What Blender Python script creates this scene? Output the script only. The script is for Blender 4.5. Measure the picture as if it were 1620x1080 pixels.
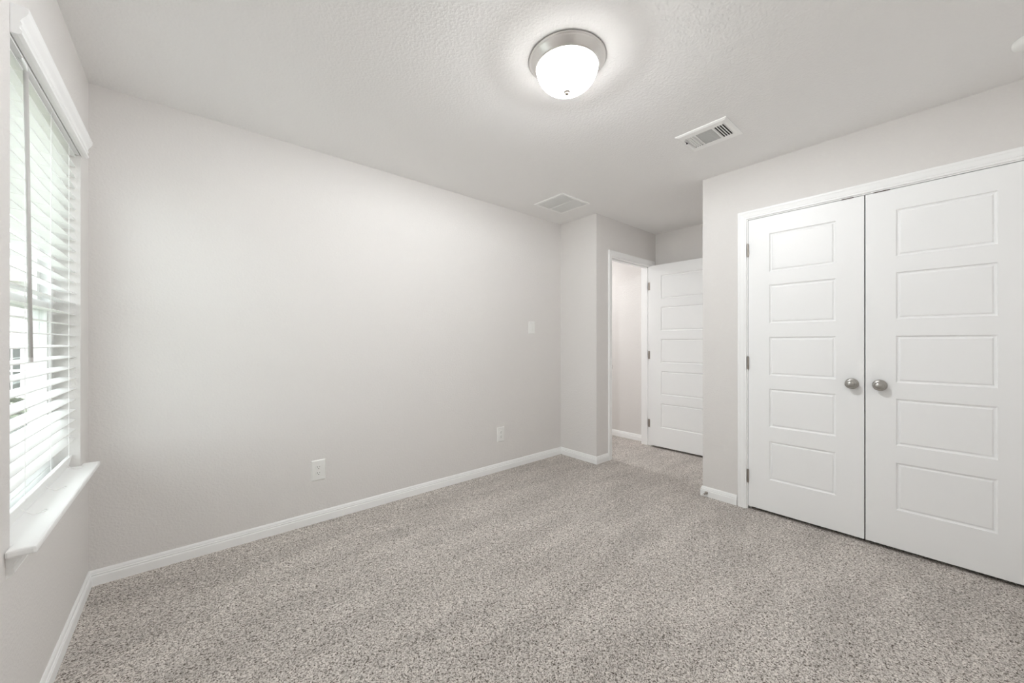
import bpy, bmesh, math, random
from mathutils import Vector, Matrix
random.seed(7)
for _o in list(bpy.data.objects): bpy.data.objects.remove(_o)
S = bpy.context.scene
COL = S.collection
PI = math.pi

# ------------------------------------------------------------------ camera
cd = bpy.data.cameras.new('camera'); cam = bpy.data.objects.new('camera', cd); COL.objects.link(cam)
cd.sensor_width = 36.0; cd.lens = 598.24 / 1620 * 36.0; cd.shift_y = 1.6 / 1620
cd.clip_start = 0.01; cd.clip_end = 200
cam.location = (0.3699, 0.0142, 1.1814)
cam.rotation_euler = (PI/2 + 0.0003, 0.0, 0.8637 - PI/2)
S.camera = cam

# ------------------------------------------------------------------ world, lights, exposure
SKY = 5.4           # overcast daylight
LAMP = 11.0        # glowing glass bowl of the ceiling light
BULB = 118.0        # bulb inside that bowl (watts)
HALL = 18.0          # added unseen light brightening the hallway beyond the door
w = bpy.data.worlds.new('world'); S.world = w; w.use_nodes = True
bgn = w.node_tree.nodes['Background']
bgn.inputs[0].default_value = (0.92, 0.965, 1.0, 1); bgn.inputs[1].default_value = SKY
sl = bpy.data.lights.new('sun', 'SUN'); sl.energy = 9.0; sl.angle = math.radians(3); sl.color = (1.0, 0.98, 0.95)
so = bpy.data.objects.new('sun', sl); COL.objects.link(so); so.rotation_euler = (0, math.radians(38), math.radians(-35))   # high sun behind the house: lights the lawn, never shines in
S.view_settings.view_transform = 'Standard'; S.view_settings.look = 'None'
S.view_settings.gamma = 1.0; S.view_settings.exposure = 0.0; S.view_settings.use_curve_mapping = False
S.cycles.use_denoising = True
S.cycles.max_bounces = 16; S.cycles.diffuse_bounces = 10; S.cycles.transparent_max_bounces = 16
S.cycles.sample_clamp_indirect = 20.0
S.cycles.caustics_reflective = False; S.cycles.caustics_refractive = False

# ------------------------------------------------------------------ room dimensions (metres)
H = 2.44
W = 2.7394           # long back wall (y)
X1 = 3.3844          # small return wall beside the doorway (x)
Y1 = 2.2779          # doorway wall (y)
X2 = 4.5004          # far wall of the alcove (x)
XC = 3.4008          # closet wall (x)
YC = 1.2837          # outer corner of the closet wall (y)
YF = -0.50           # wall behind the camera
YH = 4.40            # end of the hallway
WY0, WY1, WZ0, WZ1 = 1.682, 2.563, 0.61, 2.06      # window opening
CY0, CY1, CZ = -0.277, 0.990, 2.072                # closet rough opening
EX0, EX1, EZ = 3.618, 4.418, 2.072                 # entry rough opening

# ------------------------------------------------------------------ materials
def mat(name, col, rough=0.5, metal=0.0, spec=0.5):
    m = bpy.data.materials.new(name); m.use_nodes = True
    b = m.node_tree.nodes['Principled BSDF']
    b.inputs['Base Color'].default_value = (*col, 1); b.inputs['Roughness'].default_value = rough
    b.inputs['Metallic'].default_value = metal; b.inputs['Specular IOR Level'].default_value = spec
    return m
def nodes(m): return m.node_tree.nodes, m.node_tree.links, m.node_tree.nodes['Principled BSDF']
def add_bump(m, scale, strength, dist, detail=3.0, kind='noise', stretch=None):
    N, L, b = nodes(m)
    tc = N.new('ShaderNodeTexCoord')
    t = N.new('ShaderNodeTexNoise'); t.inputs['Scale'].default_value = scale; t.inputs['Detail'].default_value = detail
    if stretch:
        mp = N.new('ShaderNodeMapping'); mp.inputs['Scale'].default_value = stretch
        L.new(tc.outputs['Object'], mp.inputs[0]); L.new(mp.outputs[0], t.inputs['Vector'])
    else:
        L.new(tc.outputs['Object'], t.inputs['Vector'])
    r = N.new('ShaderNodeValToRGB'); r.color_ramp.elements[0].position = 0.42; r.color_ramp.elements[1].position = 0.66
    L.new(t.outputs['Fac'], r.inputs[0])
    bp = N.new('ShaderNodeBump'); bp.inputs['Strength'].default_value = strength; bp.inputs['Distance'].default_value = dist
    L.new(r.outputs[0], bp.inputs['Height']); L.new(bp.outputs[0], b.inputs['Normal'])
    return m
M = {}
M['wall'] = add_bump(mat('wall_paint', (0.745, 0.726, 0.709), 0.75, spec=0.25), 95, 0.22, 0.003)
M['ceiling'] = add_bump(mat('ceiling_paint', (0.885, 0.88, 0.873), 0.9, spec=0.1), 88, 0.24, 0.0030)
M['trim'] = mat('white_trim_paint', (0.92, 0.925, 0.922), 0.38, spec=0.4)
M['door'] = add_bump(mat('white_door_paint', (0.905, 0.91, 0.91), 0.42, spec=0.4), 30, 0.03, 0.001, stretch=(1, 1, .1))
M['vinyl'] = mat('white_vinyl', (0.87, 0.88, 0.875), 0.35)
M['slat'] = mat('white_slat', (0.88, 0.885, 0.88), 0.4)
M['cord'] = mat('white_cord', (0.92, 0.92, 0.91), 0.8)
M['wand'] = mat('wand_grey', (0.60, 0.585, 0.57), 0.35)
M['clip'] = mat('clear_clip', (0.86, 0.89, 0.87), 0.1)
M['plate'] = mat('white_plastic', (0.83, 0.83, 0.81), 0.35)
M['slot'] = mat('dark_slot', (0.03, 0.03, 0.03), 0.7)
M['ductshade'] = mat('duct_shade', (0.035, 0.034, 0.032), 0.8)  # near-black colour standing in for the shade inside the vent
M['filter'] = mat('filter_grey', (0.20, 0.20, 0.195), 0.9)
M['register'] = mat('register_enamel', (0.94, 0.94, 0.93), 0.4)
M['nickel'] = mat('satin_nickel', (0.46, 0.445, 0.42), 0.30, 1.0)
M['brushed'] = mat('brushed_nickel', (0.74, 0.72, 0.70), 0.30, 1.0)
M['hinge'] = mat('hinge_nickel', (0.42, 0.385, 0.35), 0.38, 1.0)
M['bronze'] = mat('catch_bronze', (0.07, 0.045, 0.035), 0.5, 0.6)
M['finial'] = mat('finial_nickel', (0.40, 0.355, 0.32), 0.55, 0.3)
M['rubber'] = mat('white_rubber', (0.75, 0.75, 0.73), 0.7)
M['closet'] = mat('closet_inside', (0.5, 0.49, 0.47), 0.9)
# carpet: flecked cut pile
c = mat('carpet_pile', (0.4, 0.36, 0.33), 1.0, spec=0.0); M['carpet'] = c
N, L, b = nodes(c)
tc = N.new('ShaderNodeTexCoord')
n1 = N.new('ShaderNodeTexNoise'); n1.inputs['Scale'].default_value = 155; n1.inputs['Detail'].default_value = 2.0; n1.inputs['Distortion'].default_value = 1.2
n2 = N.new('ShaderNodeTexNoise'); n2.inputs['Scale'].default_value = 2.3; n2.inputs['Detail'].default_value = 3.0
n3 = N.new('ShaderNodeTexNoise'); n3.inputs['Scale'].default_value = 38; n3.inputs['Detail'].default_value = 2.0
for n in (n1, n3): L.new(tc.outputs['Object'], n.inputs['Vector'])
mpv = N.new('ShaderNodeMapping'); mpv.inputs['Rotation'].default_value = (0, 0, 0.5); mpv.inputs['Scale'].default_value = (0.7, 2.6, 1.0)   # vacuum strokes
L.new(tc.outputs['Object'], mpv.inputs[0]); L.new(mpv.outputs[0], n2.inputs['Vector'])
r1 = N.new('ShaderNodeValToRGB'); e = r1.color_ramp.elements
e[0].position = 0.36; e[0].color = (0.115, 0.095, 0.078, 1)
e[1].position = 0.60; e[1].color = (0.80, 0.755, 0.712, 1)
k = e.new(0.46); k.color = (0.46, 0.423, 0.39, 1)
L.new(n1.outputs['Fac'], r1.inputs[0])
mr = N.new('ShaderNodeMapRange'); mr.inputs[1].default_value = 0.35; mr.inputs[2].default_value = 0.65; mr.inputs[3].default_value = 0.90; mr.inputs[4].default_value = 1.07
L.new(n2.outputs['Fac'], mr.inputs[0])
mr2 = N.new('ShaderNodeMapRange'); mr2.inputs[1].default_value = 0.3; mr2.inputs[2].default_value = 0.7; mr2.inputs[3].default_value = 0.9; mr2.inputs[4].default_value = 1.1
L.new(n3.outputs['Fac'], mr2.inputs[0])
mm = N.new('ShaderNodeMath'); mm.operation = 'MULTIPLY'; L.new(mr.outputs[0], mm.inputs[0]); L.new(mr2.outputs[0], mm.inputs[1])
mx = N.new('ShaderNodeVectorMath'); mx.operation = 'SCALE'; L.new(r1.outputs[0], mx.inputs[0]); L.new(mm.outputs[0], mx.inputs['Scale'])
L.new(mx.outputs[0], b.inputs['Base Color'])
bp_ = N.new('ShaderNodeBump'); bp_.inputs['Strength'].default_value = 0.65; bp_.inputs['Distance'].default_value = 0.006
L.new(n1.outputs['Fac'], bp_.inputs['Height']); L.new(bp_.outputs[0], b.inputs['Normal'])
# thin window glass
g = bpy.data.materials.new('window_glass'); g.use_nodes = True; M['glass'] = g
N, L = g.node_tree.nodes, g.node_tree.links; N.remove(N['Principled BSDF'])
tr = N.new('ShaderNodeBsdfTransparent'); tr.inputs[0].default_value = (0.95, 0.97, 0.96, 1)
gl = N.new('ShaderNodeBsdfGlossy'); gl.inputs['Roughness'].default_value = 0.02
lw = N.new('ShaderNodeLayerWeight'); lw.inputs['Blend'].default_value = 0.5
pw = N.new('ShaderNodeMath'); pw.operation = 'POWER'; pw.inputs[1].default_value = 5.0; L.new(lw.outputs['Facing'], pw.inputs[0])
pm = N.new('ShaderNodeMath'); pm.operation = 'MULTIPLY_ADD'; pm.inputs[1].default_value = 0.85; pm.inputs[2].default_value = 0.03; L.new(pw.outputs[0], pm.inputs[0])
ms = N.new('ShaderNodeMixShader'); L.new(pm.outputs[0], ms.inputs[0]); L.new(tr.outputs[0], ms.inputs[1]); L.new(gl.outputs[0], ms.inputs[2])
L.new(ms.outputs[0], N['Material Output'].inputs[0])
# glowing frosted glass
lg = mat('lit_frosted_glass', (0.9, 0.88, 0.85), 0.35); M['bowl'] = lg
lb = lg.node_tree.nodes['Principled BSDF']
lb.inputs['Emission Color'].default_value = (1.0, 0.99, 0.98, 1); lb.inputs['Emission Strength'].default_value = LAMP
N, L = lg.node_tree.nodes, lg.node_tree.links
ltr = N.new('ShaderNodeBsdfTransparent'); lmx = N.new('ShaderNodeMixShader'); lmx.inputs[0].default_value = 0.55
L.new(lb.outputs[0], lmx.inputs[1]); L.new(ltr.outputs[0], lmx.inputs[2]); L.new(lmx.outputs[0], N['Material Output'].inputs[0])
# outdoors
M['siding'] = mat('pale_siding', (0.72, 0.71, 0.69), 0.8)
M['fascia'] = mat('beige_fascia', (0.55, 0.51, 0.45), 0.7)
M['roof'] = mat('roof_shingle', (0.42, 0.40, 0.38), 0.9)
M['darkglass'] = mat('dark_window_glass', (0.055, 0.068, 0.066), 0.2)
M['lawn'] = add_bump(mat('lawn', (0.20, 0.21, 0.15), 1.0), 60, 0.6, 0.05)
M['leaf'] = mat('leaf_green', (0.10, 0.125, 0.075), 0.7)
M['bark'] = mat('bark', (0.12, 0.09, 0.06), 0.9)
M['brickext'] = mat('exterior_wall', (0.5, 0.45, 0.40), 0.9)

# ------------------------------------------------------------------ mesh helpers
def obj(name, bm, m, parent=None, smooth=False, bevel=0.0):
    bmesh.ops.recalc_face_normals(bm, faces=bm.faces)
    me = bpy.data.meshes.new(name); bm.to_mesh(me); bm.free()
    for mm_ in (m if isinstance(m, (list, tuple)) else [m]): me.materials.append(mm_)
    if smooth: me.shade_smooth()
    o = bpy.data.objects.new(name, me); COL.objects.link(o)
    if parent: o.parent = parent
    if bevel:
        bv = o.modifiers.new('bevel', 'BEVEL'); bv.width = bevel; bv.segments = 2; bv.limit_method = 'ANGLE'
    return o
def empty(name, loc=(0, 0, 0), parent=None):
    o = bpy.data.objects.new(name, None); COL.objects.link(o); o.location = loc; o.empty_display_size = 0.1
    if parent: o.parent = parent
    return o
def tag(o, label, cat, group=None, kind=None):
    if label: o['label'] = label
    if cat: o['category'] = cat
    if group: o['group'] = group
    if kind: o['kind'] = kind
    return o
def BM(): return bmesh.new()
def box(bm, x0, x1, y0, y1, z0, z1, mtx=None):
    vs = [bm.verts.new(Vector((x, y, z)) if mtx is None else mtx @ Vector((x, y, z))) for x in (x0, x1) for y in (y0, y1) for z in (z0, z1)]
    for f in ((0, 1, 3, 2), (4, 6, 7, 5), (0, 4, 5, 1), (2, 3, 7, 6), (0, 2, 6, 4), (1, 5, 7, 3)):
        bm.faces.new([vs[i] for i in f])
    return bm
def lathe(bm, prof, axis='z', origin=(0, 0, 0), seg=48, cap=True):
    """prof: (radius, height along axis) from one end to the other."""
    o = Vector(origin); rings = []
    for r, h in prof:
        ring = []
        if r < 1e-6:
            p = {'z': (0, 0, h), 'x': (h, 0, 0), 'y': (0, h, 0)}[axis]; ring = [bm.verts.new(o + Vector(p))]
        else:
            for i in range(seg):
                a = 2*PI*i/seg; cc, ss = r*math.cos(a), r*math.sin(a)
                p = {'z': (cc, ss, h), 'x': (h, cc, ss), 'y': (ss, h, cc)}[axis]
                ring.append(bm.verts.new(o + Vector(p)))
        rings.append(ring)
    for a, b_ in zip(rings, rings[1:]):
        for i in range(seg):
            j = (i+1) % seg
            if len(a) == 1 and len(b_) == 1: break
            if len(a) == 1: bm.faces.new((a[0], b_[i], b_[j]))
            elif len(b_) == 1: bm.faces.new((a[i], b_[0], a[j]))
            else: bm.faces.new((a[i], b_[i], b_[j], a[j]))
    if cap:
        for ring in (rings[0], rings[-1]):
            if len(ring) > 2: bm.faces.new(ring)
    return bm
def tube(bm, pts, r, seg=8):
    pts = [Vector(p) for p in pts]; rings = []
    for i, p in enumerate(pts):
        d = (pts[min(i+1, len(pts)-1)] - pts[max(i-1, 0)]).normalized()
        u = d.cross(Vector((0, 0, 1)));  u = u if u.length > 1e-3 else d.cross(Vector((0, 1, 0)))
        u.normalize(); v = d.cross(u)
        rr = r[i] if isinstance(r, (list, tuple)) else r
        rings.append([bm.verts.new(p + rr*(math.cos(2*PI*k/seg)*u + math.sin(2*PI*k/seg)*v)) for k in range(seg)])
    for a, b_ in zip(rings, rings[1:]):
        for i in range(seg):
            j = (i+1) % seg; bm.faces.new((a[i], b_[i], b_[j], a[j]))
    bm.faces.new(rings[0]); bm.faces.new(rings[-1])
    return bm
def sweep(bm, path, prof, fn, segs=None, closed=False):
    """mitred moulding: prof = (offset to the left of the path, height) swept along a 2D path; fn maps (a, b, h) to 3D."""
    P = [Vector(p) for p in path]; n = len(P); rings_off = []
    nsegs = n if closed else n-1
    D = [(P[(i+1) % n] - P[i]).normalized() for i in range(nsegs)]
    def nrm(d): return Vector((-d.y, d.x))
    for i in range(n):
        if closed: a, b_ = nrm(D[i-1]), nrm(D[i])
        else: a, b_ = nrm(D[max(i-1, 0)]), nrm(D[min(i, nsegs-1)])
        m_ = (a+b_)/(1+a.dot(b_)); rings_off.append(m_)
    for s in (range(nsegs) if segs is None else segs):
        rs = []
        for i in (s, (s+1) % n):
            rs.append([bm.verts.new(fn(P[i].x + rings_off[i].x*o, P[i].y + rings_off[i].y*o, h)) for o, h in prof])
        k = len(prof)
        for j in range(k):
            bm.faces.new((rs[0][j], rs[0][(j+1) % k], rs[1][(j+1) % k], rs[1][j]))
        bm.faces.new(rs[0]); bm.faces.new(rs[1])
    return bm
def struct(name, bm, m, label, cat, parent=None, **kw):
    o = obj(name, bm, m, parent, **kw)
    if parent is None: tag(o, label, cat, kind='structure')
    return o

# ------------------------------------------------------------------ room shell
def wall_with_hole(axis, c0, c1, a0, a1, h0, h1, z0, z1, top=H):
    bm = BM()
    def bx(p0, p1, q0, q1):
        if p1-p0 < 1e-6 or q1-q0 < 1e-6: return
        if axis == 'x': box(bm, c0, c1, p0, p1, q0, q1)
        else: box(bm, p0, p1, c0, c1, q0, q1)
    bx(a0, h0, 0, top); bx(h1, a1, 0, top); bx(h0, h1, z1, top); bx(h0, h1, 0, z0)
    bmesh.ops.remove_doubles(bm, verts=bm.verts, dist=1e-6)
    return bm
T = 0.115
bm = BM(); box(bm, -0.14, X2+0.12, YF-0.12, YH+0.12, -0.12, 0); struct('floor', bm, M['carpet'], 'flecked grey-beige carpet covering the bedroom floor', 'floor')
bm = BM(); box(bm, -0.14, X2+0.12, YF-0.12, YH+0.12, H, H+0.12); struct('ceiling', bm, M['ceiling'], 'textured off-white ceiling of the bedroom', 'ceiling')
struct('wall_left', wall_with_hole('x', -0.14, 0, YF, W, WY0, WY1, WZ0, WZ1), M['wall'], 'pale textured wall at left with the window in it', 'wall')
bm = BM(); box(bm, -0.14, X1, W, W+0.12, 0, H); struct('wall_back', bm, M['wall'], 'long plain pale wall with the two outlets and the switch', 'wall')
bm = BM(); box(bm, X1, X1+T, Y1+T, YH, 0, H); struct('wall_return', bm, M['wall'], 'narrow pale return wall between the long wall and the doorway', 'wall')
struct('wall_doorway', wall_with_hole('y', Y1, Y1+T, X1, X2, EX0, EX1, 0, EZ), M['wall'], 'shaded pale wall around the entry doorway', 'wall')
bm = BM(); box(bm, X2, X2+0.12, YF, YH, 0, H); struct('wall_far', bm, M['wall'], 'pale wall behind the open entry door, running on into the hall', 'wall')
bm = BM(); box(bm, XC+T, X2, YC-T, YC, 0, H); struct('wall_alcove', bm, M['wall'], 'side wall of the closet facing the entry alcove', 'wall')
struct('wall_closet', wall_with_hole('x', XC, XC+T, YF, YC, CY0, CY1, 0, CZ), M['wall'], 'pale wall around the closet double doors at right', 'wall')
bm = BM(); box(bm, -0.14, X2+0.12, YF-0.12, YF, 0, H); struct('wall_front', bm, M['wall'], 'pale wall behind the viewer', 'wall')
bm = BM(); box(bm, X1, X2+0.12, YH, YH+0.12, 0, H); struct('wall_hall', bm, M['wall'], 'end wall of the hallway beyond the door', 'wall')

# baseboards
BB = [(0, -0.01), (0.013, -0.01), (0.013, 0.041), (0.0122, 0.0445), (0.0100, 0.0455), (0.0100, 0.0505), (0.0115, 0.0525), (0.0108, 0.0555), (0.0080, 0.0570),
      (0.0080, 0.0610), (0.0070, 0.066), (0.0050, 0.0705), (0.0030, 0.0735), (0, 0.0735)]
zmap = lambda a, b_, h: Vector((a, b_, h))
pA = [(3.571, Y1), (X1, Y1), (X1, W), (0, W), (0, YF), (XC, YF), (XC, -0.328)]
pB = [(XC, 1.041), (XC, YC), (X2, YC), (X2, Y1)]
pC = [(X2, Y1+T), (X2, YH), (X1+T, YH)]
for nm, pth, sg, lab in (('baseboard_doorway', pA, [0], 'short white baseboard left of the entry door casing'),
                         ('baseboard_return', pA, [1], 'white baseboard on the narrow return wall'),
                         ('baseboard_back', pA, [2], 'long white baseboard under the two outlets'),
                         ('baseboard_left', pA, [3], 'white baseboard under the window'),
                         ('baseboard_front', pA, [4, 5], 'white baseboard behind the viewer'),
                         ('baseboard_closet', pB, [0], 'short white baseboard left of the closet casing'),
                         ('baseboard_alcove', pB, [1, 2], 'white baseboard in the entry alcove behind the open door'),
                         ('baseboard_hall', pC, [0, 1], 'white baseboard of the hallway seen through the doorway')):
    struct(nm, sweep(BM(), pth, BB, zmap, sg), M['trim'], lab, 'baseboard')

# casings
CS = [(0, 0), (0, 0.0085), (0.002, 0.0105), (0.010, 0.0110), (0.012, 0.0095), (0.0135, 0.0120), (0.020, 0.0130), (0.030, 0.0150), (0.037, 0.0165),
      (0.039, 0.0150), (0.041, 0.0170), (0.050, 0.0175), (0.0535, 0.0165), (0.055, 0.0140), (0.055, 0)]
jy0, jy1, jz = CY0+0.018, CY1-0.018, CZ-0.018      # clear closet opening
bm = sweep(BM(), [(jy0-0.006, 0), (jy0-0.006, jz+0.006), (jy1+0.006, jz+0.006), (jy1+0.006, 0)], CS, lambda a, b_, h: Vector((XC-h, a, b_)))
t1 = struct('trim_1', bm, M['trim'], 'white moulded casing around the closet double doors', 'door casing')
bm = BM(); box(bm, XC, XC+T, jy1, CY1, 0, CZ); box(bm, XC, XC+T, CY0, jy0, 0, CZ); box(bm, XC, XC+T, jy0, jy1, jz, CZ)
box(bm, XC+0.039, XC+0.075, jy1-0.011, jy1, 0, jz); box(bm, XC+0.039, XC+0.075, jy0, jy0+0.011, 0, jz); box(bm, XC+0.039, XC+0.075, jy0, jy1, jz-0.011, jz)
obj('jamb', bm, M['trim'], t1)
for ya, yb in ((0.408, 0.462), (0.252, 0.322)):
    bm = BM(); box(bm, XC-0.0012, XC+0.02, ya, yb, jz-0.0038, jz+0.0005); tag(obj('catch_plate', bm, M['bronze'], t1), 'dark metal catch plate above the door', None)
ex0, ex1, ez = EX0+0.018, EX1-0.018, EZ-0.018
bm = sweep(BM(), [(ex0-0.006, 0), (ex0-0.006, ez+0.006), (ex1+0.006, ez+0.006), (ex1+0.006, 0)], CS, lambda a, b_, h: Vector((a, Y1-h, b_)))
t2 = struct('trim_2', bm, M['trim'], 'white moulded casing around the entry doorway', 'door casing')
bm = sweep(BM(), [(ex0-0.006, 0), (ex0-0.006, ez+0.006), (ex1+0.006, ez+0.006), (ex1+0.006, 0)], CS, lambda a, b_, h: Vector((a, Y1+T+h, b_)))
obj('hall_casing', bm, M['trim'], t2)
bm = BM(); box(bm, EX0, ex0, Y1, Y1+T, 0, EZ); box(bm, ex1, EX1, Y1, Y1+T, 0, EZ); box(bm, ex0, ex1, Y1, Y1+T, ez, EZ)
sa, sb = Y1+0.039, Y1+0.075
box(bm, ex0, ex0+0.011, sa, sb, 0, ez); box(bm, ex1-0.011, ex1, sa, sb, 0, ez); box(bm, ex0, ex1, sa, sb, ez-0.011, ez)
obj('jamb', bm, M['trim'], t2)
bm = BM(); box(bm, ex0-0.001, ex0+0.0015, Y1+0.002, Y1+0.034, 0.905, 0.965); box(bm, ex0-0.001, ex0+0.006, Y1-0.004, Y1+0.003, 0.915, 0.955)
tag(obj('strike_plate', bm, M['nickel'], t2), 'satin metal strike plate on the left jamb', None)

# ------------------------------------------------------------------ moulded five-panel doors
PANELS = [(1.668, 1.932), (1.314, 1.578), (0.956, 1.220), (0.602, 0.865), (0.238, 0.505)]
def door_mesh(wd, stile, z0, z1, th):
    """local frame: u across 0..wd, thickness d 0 (front) .. th (back), z up"""
    bm = BM()
    us = [0, stile, wd-stile, wd]
    zs = sorted([z0, z1] + [v for p in PANELS for v in p])
    ring = [(0, 0), (0.0025, 0.0060), (0.0075, 0.0092), (0.0120, 0.0092), (0.0165, 0.0040), (0.0195, 0.0030)]
    for side in (0, 1):
        f = lambda u, z, d: bm.verts.new((u, d if side == 0 else th-d, z))
        for i in range(3):
            for j in range(len(zs)-1):
                u0, u1, a0, a1 = us[i], us[i+1], zs[j], zs[j+1]
                if i == 1 and any(abs(a0-p[0]) < 1e-6 for p in PANELS):
                    prev = None
                    for o, d in ring:
                        cur = [f(u0+o, a0+o, d), f(u1-o, a0+o, d), f(u1-o, a1-o, d), f(u0+o, a1-o, d)]
                        if prev:
                            for k in range(4): bm.faces.new((prev[k], prev[(k+1) % 4], cur[(k+1) % 4], cur[k]))
                        prev = cur
                    bm.faces.new(prev)
                else:
                    bm.faces.new((f(u0, a0, 0), f(u1, a0, 0), f(u1, a1, 0), f(u0, a1, 0)))
    for (ua, za, ub, zb) in ((0, z0, 0, z1), (wd, z0, wd, z1), (0, z0, wd, z0), (0, z1, wd, z1)):
        bm.faces.new([bm.verts.new(v) for v in ((ua, 0, za), (ub, 0, zb), (ub, th, zb), (ua, th, za))])
    bmesh.ops.remove_doubles(bm, verts=bm.verts, dist=1e-5)
    return bm
KNOB = [(0.0, 0.0), (0.0320, 0.0), (0.0325, 0.003), (0.0300, 0.0065), (0.0200, 0.0090), (0.0125, 0.0110), (0.0110, 0.0160), (0.0115, 0.0240), (0.0150, 0.0280),
        (0.0225, 0.0315), (0.0265, 0.0375), (0.0275, 0.0430), (0.0270, 0.0465), (0.0262, 0.0485), (0.0240, 0.0500), (0.0222, 0.0504), (0.0212, 0.0508), (0.0208, 0.0520), (0.0190, 0.0565), (0.0140, 0.0605), (0.0070, 0.0628), (0.0, 0.0633)]
def hinge_bm(x, y, z, h=0.090, r=0.0062):
    bm = BM()
    for k in range(5):
        lathe(bm, [(r, z - h/2 + k*h/5 + 0.0004), (r, z - h/2 + (k+1)*h/5 - 0.0004)], 'z', (x, y, 0), 14)
    lathe(bm, [(r*0.55, z-h/2-0.003), (r*0.55, z+h/2+0.003)], 'z', (x, y, 0), 12)
    return bm
DW = 0.6075
def closet_door(name, y_hi, label, knob_y, hinge_y):
    d = empty(name, (XC+0.002, y_hi, 0)); tag(d, label, 'door', kind='structure')
    bm = door_mesh(DW, 0.128 if hinge_y > 0.5 else 0.127, 0.022, 2.0502, 0.035)
    for v in bm.verts: v.co = Vector((v.co.y, -v.co.x, v.co.z))
    lf = obj('door_leaf', bm, M['door'], d)
    bm = lathe(BM(), [(r, -h) for r, h in KNOB], 'x', (-0.0, knob_y - y_hi, 0.9355), 40)
    obj('knob', bm, M['nickel'], d, smooth=True)
    for z in (1.838, 1.037, 0.234):
        bm = hinge_bm(-0.0045, hinge_y - y_hi, z)
        box(bm, -0.001, 0.0016, hinge_y-y_hi-0.0013, hinge_y-y_hi+0.0013, z-0.045, z+0.045)
        obj('hinge', bm, M['hinge'], d)
    return d
closet_door('door_1', jy1-0.0030, 'left white five-panel closet door with its knob on the right edge', 0.4155, jy1-0.0015)
closet_door('door_2', jy1-0.0030-DW-0.0060, 'right white five-panel closet door with its knob on the left edge', 0.2945, jy0+0.0015)

# entry door, swung open into the alcove
PINX, PINY = ex1+0.003, Y1-0.006
ang = math.radians(1.2)
d3 = empty('door_3', (PINX, PINY, 0)); tag(d3, 'white five-panel entry door standing open against the far wall', 'door', kind='structure')
bm = door_mesh(0.757, 0.128, 0.022, 2.0502, 0.035)
R = Matrix.Rotation(ang, 4, 'Z')
for v in bm.verts:                       # u runs towards -y, front face looks to -x
    v.co = R @ Vector((-0.044 + v.co.y, -0.006 - v.co.x, v.co.z))
obj('door_leaf', bm, M['door'], d3)
for s in (1, -1):
    bm = BM(); lathe(bm, [(r, -h*s) for r, h in KNOB], 'x', (-0.044 if s > 0 else -0.009, -0.006-0.697, 0.9355), 32)
    bm.transform(R); obj('knob', bm, M['nickel'], d3, smooth=True)
for z in (1.828, 1.040, 0.258):
    bm = hinge_bm(0, 0, z); box(bm, -0.0055, -0.003, 0.004, 0.040, z-0.045, z+0.045)
    box(bm, -0.044, -0.0, -0.0065, -0.0045, z-0.045, z+0.045)
    obj('hinge', bm, M['hinge'], d3)

# ------------------------------------------------------------------ window
win = empty('window_1', (-0.10, (WY0+WY1)/2, WZ0)); tag(win, 'white framed single-hung window behind the blind', 'window', kind='structure')
def lbox(bm, x0, x1, y0, y1, z0, z1): return box(bm, x0-win.location.x, x1-win.location.x, y0-win.location.y, y1-win.location.y, z0-win.location.z, z1-win.location.z)
fx0, fx1 = -0.138, -0.078
bm = BM(); lbox(bm, fx0, fx1, WY0, WY0+0.04, WZ0, WZ1); lbox(bm, fx0, fx1, WY1-0.04, WY1, WZ0, WZ1); lbox(bm, fx0, fx1, WY0+0.04, WY1-0.04, WZ1-0.04, WZ1); lbox(bm, fx0, fx1, WY0+0.04, WY1-0.04, WZ0, WZ0+0.045)
obj('window_frame', bm, M['vinyl'], win, bevel=0.002)
zm = 1.335
def sash(name, x0, x1, z0, z1, b_, t_):
    a0, a1 = WY0+0.041, WY1-0.041
    bm = BM(); lbox(bm, x0, x1, a0, a0+0.036, z0, z1); lbox(bm, x0, x1, a1-0.036, a1, z0, z1); lbox(bm, x0, x1, a0+0.036, a1-0.036, z0, z0+b_); lbox(bm, x0, x1, a0+0.036, a1-0.036, z1-t_, z1)
    s = obj(name, bm, M['vinyl'], win, bevel=0.0015)
    bm = BM(); xm = (x0+x1)/2; lbox(bm, xm-0.002, xm+0.002, a0+0.036, a1-0.036, z0+b_, z1-t_); obj('pane', bm, M['glass'], s)
sash('upper_sash', -0.132, -0.108, zm-0.018, WZ1-0.041, 0.036, 0.034)
sash('lower_sash', -0.106, -0.082, WZ0+0.046, zm+0.018, 0.045, 0.036)
# stool and apron
sx = [(-0.076, WY0+0.001), (0.0, WY0+0.001), (0.0, WY0-0.046), (0.056, WY0-0.046), (0.056, WY1+0.046), (0.0, WY1+0.046), (0.0, WY1-0.001), (-0.076, WY1-0.001)]
bm = BM(); z0, z1 = WZ0-0.001, WZ0+0.020
lo = [bm.verts.new((x-win.location.x, y-win.location.y, z0-win.location.z)) for x, y in sx]; hi = [bm.verts.new((x-win.location.x, y-win.location.y, z1-win.location.z)) for x, y in sx]
bm.faces.new(lo); bm.faces.new(hi)
for i in range(8): bm.faces.new((lo[i], lo[(i+1) % 8], hi[(i+1) % 8], hi[i]))
obj('window_sill', bm, M['trim'], win, bevel=0.006)
AP = [(0, 0.0), (0.026, 0.0), (0.026, -0.006), (0.019, -0.010), (0.0145, -0.018), (0.0120, -0.032), (0.0150, -0.040), (0.0150, -0.044), (0.0090, -0.053), (0.0, -0.058)]
bm = BM(); rs = []
for y, ins in ((WY0-0.030, 0), (WY1+0.030, 0)):
    rs.append([bm.verts.new((x-win.location.x, y-win.location.y, WZ0-0.0012+z-win.location.z)) for x, z in AP])
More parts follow.
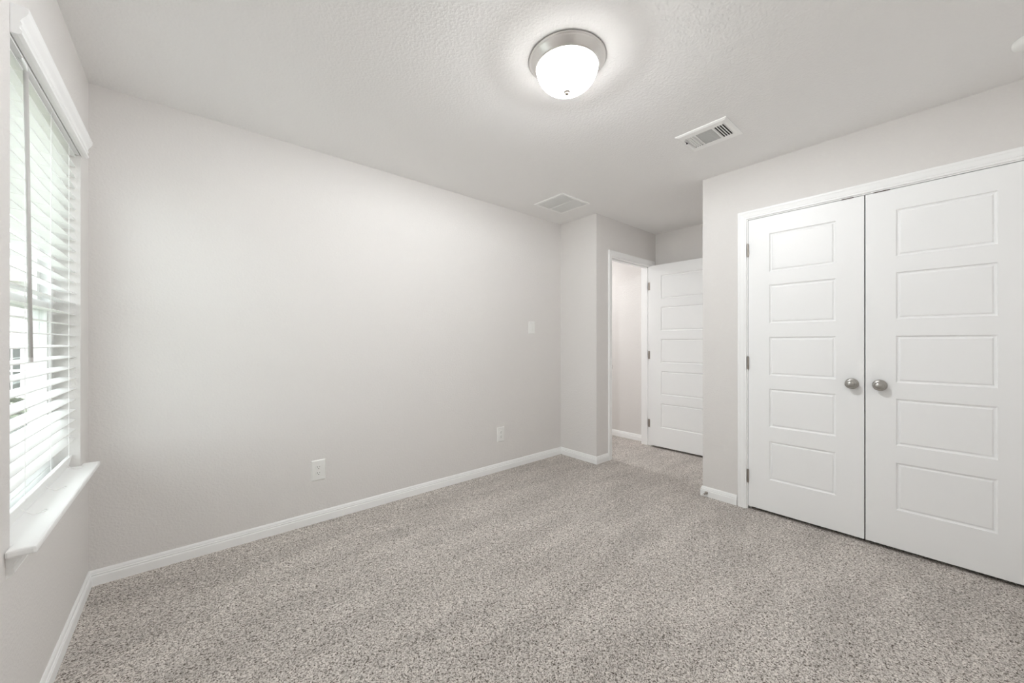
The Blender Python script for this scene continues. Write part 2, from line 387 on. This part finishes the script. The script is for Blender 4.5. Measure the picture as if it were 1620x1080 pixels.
for j in range(len(AP)): bm.faces.new((rs[0][j], rs[0][(j+1) % len(AP)], rs[1][(j+1) % len(AP)], rs[1][j]))
bm.faces.new(rs[0]); bm.faces.new(rs[1]); obj('apron', bm, M['trim'], win)

# ------------------------------------------------------------------ horizontal blind
BX = -0.038                                   # centre plane of the slats
bl = empty('window_blind', (BX, (WY0+WY1)/2, WZ0+0.02)); tag(bl, 'white two-inch slat blind hanging open in the window at left', 'blind')
by = bl.location.y; bz = bl.location.z
y0, y1 = WY0+0.006, WY1-0.006
PITCH = 0.0469; ztop = 2.0115; nsl = 28
tilt = math.radians(7.0)                      # outer edge raised
bm = BM()
for i in range(nsl):
    zc = ztop - i*PITCH
    tl = tilt
    if i >= nsl-3: zc += 0.010*(i-nsl+4)*0.6; tl = tilt + math.radians(4)*(i-nsl+4)
    mtx = Matrix.Translation((0, 0, zc-bz)) @ Matrix.Rotation(tl, 4, 'Y')
    n = 6; top, bot = [], []
    for k in range(n+1):
        x = -0.025 + 0.05*k/n; zz = 0.0016*(1-(2*k/n-1)**2)
        top.append((x, zz+0.0013)); bot.append((x, zz-0.0013))
    pr = top + bot[::-1]
    a = [bm.verts.new(mtx @ Vector((x, y0-by, z))) for x, z in pr]; b_ = [bm.verts.new(mtx @ Vector((x, y1-by, z))) for x, z in pr]
    for j in range(len(pr)): bm.faces.new((a[j], a[(j+1) % len(pr)], b_[(j+1) % len(pr)], b_[j]))
    bm.faces.new(a); bm.faces.new(b_)
obj('slats', bm, M['slat'], bl)
bm = BM(); box(bm, -0.028, 0.036, y0-by, y1-by, 2.0185-bz, 2.058-bz); obj('headrail', bm, M['slat'], bl, bevel=0.001)
# bottom rail standing on the sill, turned on edge
mtx = Matrix.Translation((-0.006, 0, 0.0012)) @ Matrix.Rotation(math.radians(13), 4, 'Y')
bm = BM(); box(bm, -0.004, 0.009, y0-by, y1-by, 0.0, 0.056, mtx); obj('bottom_rail', bm, M['slat'], bl, bevel=0.003)
# valance with returned ends
VP = [(0, 2.022), (0.012, 2.022), (0.020, 2.026), (0.021, 2.032), (0.016, 2.040), (0.016, 2.046), (0.020, 2.050), (0.020, 2.055), (0.017, 2.060), (0.020, 2.068),
      (0.028, 2.080), (0.032, 2.090), (0.032, 2.102), (0, 2.102)]
bm = BM(); va, vb = WY0-0.002, WY1+0.030
rs = [[bm.verts.new((x+0.0005-BX, y-by, z-bz+dz)) for x, z in VP] for y, dz in ((va, 0.004), (vb, 0.0))]
k = len(VP)
for j in range(k): bm.faces.new((rs[0][j], rs[0][(j+1) % k], rs[1][(j+1) % k], rs[1][j]))
bm.faces.new(rs[0]); bm.faces.new(rs[1]); obj('valance', bm, M['trim'], bl)
# ladder cords (front and rear) and lift-cord tails
for yy in (1.863, 2.150, 2.420):
    bm = BM()
    for xx in (-0.0265, 0.0265):
        tube(bm, [(xx, yy-by, 2.020-bz), (xx, yy-by, 0.70-bz)], 0.0009, 6)
    for i in range(nsl-1):
        zc = ztop - i*PITCH - 0.002; tube(bm, [(-0.0265, yy-by, zc-bz+0.003), (0.0265, yy-by, zc-bz-0.003)], 0.0006, 5)
    obj('ladder_cord', bm, M['cord'], bl)
for yy, s in ((1.905, 1), (2.16, 1.1), (2.475, 0.9)):
    pts = [(0.003, 0, 0.036), (0.010, 0.004, 0.030), (0.020, 0.010*s, 0.016), (0.032, 0.018*s, 0.0035), (0.046, 0.030*s, 0.0022), (0.054, 0.045*s, 0.0022), (0.050, 0.058*s, 0.0022), (0.042, 0.050*s, 0.0022), (0.036, 0.034*s, 0.0022), (0.028, 0.024*s, 0.0028)]
    P_ = [Vector((x, yy-by+y, z)) for x, y, z in pts]; Q_ = []
    for i in range(len(P_)-1):                       # Catmull-Rom
        p0, p1, p2, p3 = P_[max(i-1, 0)], P_[i], P_[i+1], P_[min(i+2, len(P_)-1)]
        for u in (0, .25, .5, .75): Q_.append(0.5*(2*p1 + (p2-p0)*u + (2*p0-5*p1+4*p2-p3)*u*u + (3*p1-p0-3*p2+p3)*u**3))
    Q_.append(P_[-1])
    bm = tube(BM(), Q_, 0.0012, 6); obj('cord_tail', bm, M['cord'], bl, smooth=True)
# tilt wand with its hook
bm = BM(); tube(bm, [(0.040, 1.803-by, 1.985-bz), (0.040, 1.826-by, 1.55-bz), (0.040, 1.850-by, 1.135-bz)], 0.0052, 12)
wd = obj('tilt_wand', bm, M['wand'], bl, smooth=True); tag(wd, 'grey tilt wand', None)
bm = BM(); tube(bm, [(0.040, 1.850-by, 1.136-bz), (0.040, 1.8505-by, 1.122-bz)], 0.0056, 12); obj('wand_tip', bm, M['wand'], wd)
bm = BM(); tube(bm, [(0.040, 1.803-by, 1.983-bz), (0.040, 1.802-by, 2.000-bz), (0.034, 1.801-by, 2.014-bz), (0.026, 1.800-by, 2.026-bz)], 0.0045, 8); obj('hook', bm, M['clip'], wd, smooth=True)

# ------------------------------------------------------------------ ceiling light
CLX, CLY = 1.652, 1.137
cl = empty('ceiling_light', (CLX, CLY, H)); tag(cl, 'round flush ceiling light with a brushed nickel rim and lit frosted bowl', 'ceiling light')
pan = [(0.05, 0.0), (0.166, 0.0), (0.1690, -0.002), (0.1690, -0.006), (0.1660, -0.009), (0.1640, -0.010), (0.1640, -0.0125), (0.1610, -0.016), (0.1520, -0.027), (0.1440, -0.036), (0.1385, -0.041), (0.1365, -0.0415), (0.1350, -0.039), (0.1320, -0.020), (0.1200, -0.006), (0.05, -0.004)]
obj('rim', lathe(BM(), pan, 'z', (0, 0, 0), 96, cap=False), M['brushed'], cl, smooth=True)
prof = [(0.1345*math.cos(t), -0.039 - 0.101*math.sin(t)) for t in [PI/2*i/20 for i in range(20)]] + [(0.0, -0.140)]
obj('glass_bowl', lathe(BM(), prof, 'z', (0, 0, 0), 96, cap=False), M['bowl'], cl, smooth=True)
obj('finial', lathe(BM(), [(0.0, -0.136), (0.0135, -0.1380), (0.0145, -0.1405), (0.0135, -0.1430), (0.0085, -0.1445), (0.0085, -0.1465), (0.0095, -0.1500), (0.0075, -0.1535), (0.0, -0.155)], 'z', (0, 0, 0), 32, cap=False), M['finial'], cl, smooth=True)

bd = bpy.data.lights.new('bulb', 'POINT'); bd.energy = BULB; bd.shadow_soft_size = 0.028; bd.color = (0.957, 0.983, 1.0)
bo = bpy.data.objects.new('bulb', bd); COL.objects.link(bo); bo.location = (0, 0, -0.041); bo.parent = cl

# ------------------------------------------------------------------ ceiling registers
def rect_frame(bm, xs, ys, z0, z1, holes):
    """plate between z0 and z1 over the grid xs x ys with the listed cells left out"""
    for i in range(len(xs)-1):
        for j in range(len(ys)-1):
            if (i, j) not in holes: box(bm, xs[i], xs[i+1], ys[j], ys[j+1], z0, z1)
vx, vy = 2.770, 0.984
sv = empty('supply_register', (vx, vy, H)); tag(sv, 'three-way white supply register near the closet, with dark slots', 'ceiling vent')
hx, hy = 0.131, 0.146
ys = [-hy+0.014, -hy+0.034, -0.057, -0.046, 0.048, 0.059, hy-0.034, hy-0.014]
bm = BM(); xs = [-hx+0.014, -0.075, 0.075, hx-0.014]
rect_frame(bm, xs, ys, -0.0085, -0.0065, {(1, 1), (1, 3), (1, 5)})
# sloping border
P = [(-hx, -hy), (hx, -hy), (hx, hy), (-hx, hy)]; Q = [(-hx+0.014, -hy+0.014), (hx-0.014, -hy+0.014), (hx-0.014, hy-0.014), (-hx+0.014, hy-0.014)]
va_ = [bm.verts.new((x, y, 0)) for x, y in P]; vm_ = [bm.verts.new((x, y, -0.0035)) for x, y in P]; vb_ = [bm.verts.new((x, y, -0.0085)) for x, y in Q]
for i in range(4):
    j = (i+1) % 4; bm.faces.new((va_[i], va_[j], vm_[j], vm_[i])); bm.faces.new((vm_[i], vm_[j], vb_[j], vb_[i]))
obj('face_plate', bm, M['register'], sv)
bm = BM(); box(bm, -0.09, 0.09, -hy+0.02, hy-0.02, -0.0016, -0.0006); tag(obj('duct_shade_sheet', bm, M['ductshade'], sv), 'dark sheet behind the slots, coloured as the shade inside the vent', None)  # flat sheet under the solid ceiling, shade of the recess put into its colour
def blade(bm, axis, c, a0, a1, tilt_, wdt=0.0085, th=0.0009, z=-0.0050):
    m_ = Matrix.Translation((0, c, z) if axis == 'x' else (c, 0, z)) @ (Matrix.Rotation(tilt_, 4, 'X') if axis == 'x' else Matrix.Rotation(tilt_, 4, 'Y'))
    if axis == 'x': box(bm, a0, a1, -th/2, th/2, -wdt/2, wdt/2, m_)
    else: box(bm, -th/2, th/2, a0, a1, -wdt/2, wdt/2, m_)
for (c0, c1, tl, nm) in ((-hy+0.034, -0.057, math.radians(-42), 'louver_bank'), (0.059, hy-0.034, math.radians(42), 'louver_bank')):
    bm = BM(); n = 4
    for i in range(n+1):
        c_ = c0 + (c1-c0)*i/n; box(bm, -0.075, 0.075, c_-0.0024, c_+0.0024, -0.0085, -0.0068)
        blade(bm, 'x', c_ - (0.0030 if tl > 0 else 0.0), -0.075, 0.075, tl, 0.0085 if tl > 0 else 0.0070, 0.0010, -0.0046)
    obj(nm, bm, M['register'], sv)
bm = BM(); n = 13
for i in range(n):
    blade(bm, 'y', -0.075 + 0.150*(i+0.5)/n, -0.046, 0.048, math.radians(12), 0.0070, 0.0016)
obj('louver_bank', bm, M['register'], sv)
bm = BM(); box(bm, -0.055, -0.012, hy-0.0275, hy-0.0245, -0.0092, -0.0083); box(bm, -0.030, -0.024, hy-0.030, hy-0.022, -0.0145, -0.0085); tag(obj('damper_lever', bm, M['slot'], sv), 'small damper lever in its slot', None)

rx, ry = 2.941, 2.327
rv = empty('return_grille', (rx, ry, H)); tag(rv, 'square white return air grille in the ceiling above the doorway corner', 'ceiling vent')
hx, hy = 0.185, 0.174
bm = BM(); rect_frame(bm, [-hx, -hx+0.024, -0.006, 0.006, hx-0.024, hx], [-hy, -hy+0.024, hy-0.024, hy], -0.0075, 0.0, {(1, 1), (3, 1)})
obj('face_plate', bm, M['register'], rv, bevel=0.003)
for a, b_ in ((-hx+0.024, -0.006), (0.006, hx-0.024)):
    bm = BM(); n = 15
    for i in range(n):
        blade(bm, 'y', a + (b_-a)*(i+0.5)/n, -hy+0.024, hy-0.024, math.radians(-18), 0.0062, 0.0024, -0.0042)
    obj('louver_bank', bm, M['register'], rv)
bm = BM(); box(bm, -hx+0.01, hx-0.01, -hy+0.01, hy-0.01, -0.0012, -0.0004); tag(obj('filter', bm, M['filter'], rv), 'grey filter behind the louvers', None)

# detector at the right edge of the ceiling
bm = lathe(BM(), [(0.062, 0.0), (0.064, -0.004), (0.064, -0.012), (0.060, -0.020), (0.050, -0.029), (0.030, -0.034), (0.0, -0.035)], 'z', (0, 0, 0), 48, cap=False)
sd = obj('smoke_detector', bm, M['plate'], smooth=True); sd.location = (3.023, -0.206, H); tag(sd, 'round white smoke detector on the ceiling at the far right edge', 'smoke detector')

# ------------------------------------------------------------------ outlets and switch
def plate_bm(wd, ht, d=0.006):
    bm = BM(); e = 0.005
    a = [bm.verts.new((s*wd/2, 0, t*ht/2)) for s, t in ((-1, -1), (1, -1), (1, 1), (-1, 1))]
    b_ = [bm.verts.new((s*wd/2, -d*0.35, t*ht/2)) for s, t in ((-1, -1), (1, -1), (1, 1), (-1, 1))]
    c_ = [bm.verts.new((s*(wd/2-e), -d, t*(ht/2-e))) for s, t in ((-1, -1), (1, -1), (1, 1), (-1, 1))]
    for p, q in ((a, b_), (b_, c_)):
        for i in range(4): bm.faces.new((p[i], p[(i+1) % 4], q[(i+1) % 4], q[i]))
    bm.faces.new(c_); bm.faces.new(a)
    return bm
def outlet(x, z, label):
    t = empty('outlet', (x, W, z)); tag(t, label, 'outlet', 'outlets on the long wall')
    obj('cover_plate', plate_bm(0.086, 0.134), M['plate'], t)
    for s in (1, -1):
        cz = s*0.0195
        bm = BM(); n = 28; vs = []
        for i in range(n):
            a = 2*PI*i/n; vs.append((0.0172*math.cos(a), max(-0.0135, min(0.0135, 0.0172*math.sin(a)))))
        fr = [bm.verts.new((x_, -0.0090, cz+z_)) for x_, z_ in vs]; bk = [bm.verts.new((x_, -0.0055, cz+z_)) for x_, z_ in vs]
        bm.faces.new(fr)
        for i in range(n): bm.faces.new((fr[i], fr[(i+1) % n], bk[(i+1) % n], bk[i]))
        r_ = obj('receptacle', bm, M['plate'], t)
        bm = BM(); box(bm, -0.0075, -0.0052, -0.0093, -0.0088, cz-0.001, cz+0.0085); box(bm, 0.0052, 0.0075, -0.0093, -0.0088, cz+0.0005, cz+0.0075)
        lathe(bm, [(0.0028, -0.0093), (0.0028, -0.0088)], 'y', (0, 0, cz-0.0078), 12)
        tag(obj('slot', bm, M['slot'], r_), 'dark plug slots', None)
    bm = lathe(BM(), [(0.0, -0.0075), (0.0030, -0.0072), (0.0034, -0.0058)], 'y', (0, 0, 0), 14, cap=False); obj('screw', bm, M['plate'], t)
outlet(1.0185, 0.3425, 'white duplex outlet low on the long wall, nearer to the window')
outlet(2.559, 0.3355, 'white duplex outlet low on the long wall, nearer to the doorway')
sw = empty('light_switch', (2.954, W, 1.330)); tag(sw, 'white rocker light switch on the long wall near the doorway corner', 'light switch')
obj('cover_plate', plate_bm(0.082, 0.122), M['plate'], sw)
bm = BM(); box(bm, -0.0175, 0.0175, -0.0066, -0.0050, -0.0345, 0.0345); obj('bezel', bm, M['plate'], sw)
bm = BM(); vs = [(-0.0060, -0.0325), (-0.0115, -0.0325), (-0.0085, 0.0), (-0.0070, 0.0325), (-0.0060, 0.0325)]
a = [bm.verts.new((-0.0158, y, z)) for y, z in vs]; b_ = [bm.verts.new((0.0158, y, z)) for y, z in vs]
for i in range(5): bm.faces.new((a[i], a[(i+1) % 5], b_[(i+1) % 5], b_[i]))
bm.faces.new(a); bm.faces.new(b_); obj('rocker', bm, M['plate'], sw)
for s in (1, -1):
    bm = lathe(BM(), [(0.0, -0.0070), (0.0028, -0.0068), (0.0031, -0.0058)], 'y', (0, 0, s*0.0485), 12, cap=False); obj('screw', bm, M['plate'], sw)

# ------------------------------------------------------------------ door stop on the closet baseboard
ds = empty('door_stop', (XC-0.013, 1.251, 0.030)); tag(ds, 'small metal spring door stop on the baseboard at the closet corner', 'door stop')
obj('base', lathe(BM(), [(0.0, 0.0), (0.0115, 0.0), (0.0115, -0.004), (0.0070, -0.010), (0.0, -0.010)], 'x', (0, 0, 0), 24, cap=False), M['hinge'], ds, smooth=True)
pts = []
for i in range(0, 9*12+1):
    a = 2*PI*i/12; pts.append((-0.009 - 0.048*i/108, 0.0048*math.cos(a), 0.0048*math.sin(a)))
obj('spring', tube(BM(), pts, 0.0014, 6), M['hinge'], ds, smooth=True)
obj('rubber_tip', lathe(BM(), [(0.0, -0.056), (0.0065, -0.056), (0.0075, -0.060), (0.0070, -0.070), (0.0, -0.072)], 'x', (0, 0, 0), 20, cap=False), M['rubber'], ds, smooth=True)

# ------------------------------------------------------------------ hallway fill: unseen light added to brighten the hall wall
hl = bpy.data.lights.new('hall_fill', 'AREA'); hl.shape = 'DISK'; hl.size = 0.3; hl.energy = HALL; hl.color = (0.98, 0.985, 1.0)
hlo = bpy.data.objects.new('hall_fill', hl); COL.objects.link(hlo); hlo.location = (3.72, 3.55, H-0.03)

# ------------------------------------------------------------------ outdoors
bm = BM(); box(bm, -30, -0.15, -20, 45, -0.45, -0.30); tag(obj('ground', bm, M['lawn']), 'pale dry lawn outside the window', 'lawn', kind='structure')
GZ = -0.30
nh = empty('neighbor_house', (-4.2, 13.0, GZ)); tag(nh, 'pale sided neighbouring house seen through the blind slats', 'house')
bm = BM(); box(bm, -5.0, 3.6, 0.0, 6.0, 0, 2.9)
for i in range(14): box(bm, -5.0, 3.6, -0.012, 0.0, 0.05+0.2*i, 0.22+0.2*i)
obj('wall', bm, M['siding'], nh)
bm = BM(); box(bm, -5.4, 4.0, -0.45, -0.42, 2.75, 2.98); box(bm, -5.4, 4.0, -0.42, 0.02, 2.86, 2.90); obj('fascia', bm, M['fascia'], nh)
bm = BM(); vs = [(-5.4, -0.45, 2.98), (4.0, -0.45, 2.98), (4.0, 6.4, 2.98), (-5.4, 6.4, 2.98)]; v4 = [bm.verts.new(v) for v in vs]; rd = [bm.verts.new((-2.2, 3, 3.7)), bm.verts.new((0.8, 3, 3.7))]
bm.faces.new((v4[0], v4[1], rd[1], rd[0])); bm.faces.new((v4[1], v4[2], rd[1])); bm.faces.new((v4[2], v4[3], rd[0], rd[1])); bm.faces.new((v4[3], v4[0], rd[0])); bm.faces.new(v4[::-1]); obj('roof', bm, M['roof'], nh)
for x0, x1, z0, z1 in ((1.60, 1.84, 0.35, 1.42), (1.955, 2.145, 0.25, 2.62), (-3.2, -2.0, 0.9, 2.3), (-0.6, 0.6, 0.9, 2.3)):
    bm = BM(); tt = 0.05
    box(bm, x0-tt, x0, -0.05, 0.0, z0-tt, z1+tt); box(bm, x1, x1+tt, -0.05, 0.0, z0-tt, z1+tt); box(bm, x0, x1, -0.05, 0.0, z1, z1+tt); box(bm, x0, x1, -0.05, 0.0, z0-tt, z0)
    box(bm, x0, x1, -0.04, -0.01, (z0+z1)/2-0.02, (z0+z1)/2+0.02); box(bm, (x0+x1)/2-0.012, (x0+x1)/2+0.012, -0.035, -0.01, z0, z1)
    f = obj('window', bm, M['vinyl'], nh)
    bm = BM(); box(bm, x0, x1, -0.020, -0.013, z0, z1); obj('pane', bm, M['darkglass'], f)
def shrub(x, y, r, h, label):
    t = empty('shrub', (x, y, GZ)); tag(t, label, 'shrub')
    obj('stem', tube(BM(), [(0, 0, 0), (0.02, 0, h*0.35)], [0.04, 0.02], 8), M['bark'], t)
    bm = BM()
    for i in range(900):
        a, u, q = random.uniform(0, 2*PI), random.uniform(-1, 1), random.random()**0.4
        s = math.sqrt(1-u*u); p = Vector((r*q*s*math.cos(a), r*q*s*math.sin(a), h*0.55 + h*0.45*q*u))
        m_ = Matrix.Translation(p) @ Matrix.Rotation(random.uniform(0, 6.3), 4, 'Z') @ Matrix.Rotation(random.uniform(-1, 1), 4, 'X')
        l_ = random.uniform(0.05, 0.09)
        bm.faces.new([bm.verts.new(m_ @ Vector(v)) for v in ((-l_, 0, 0), (0, -l_*.5, 0.01), (l_, 0, 0), (0, l_*.5, 0.01))])
    obj('foliage', bm, M['leaf'], t)
shrub(-1.62, 7.6, 0.55, 0.92, 'low green shrub between the window and the neighbouring house')
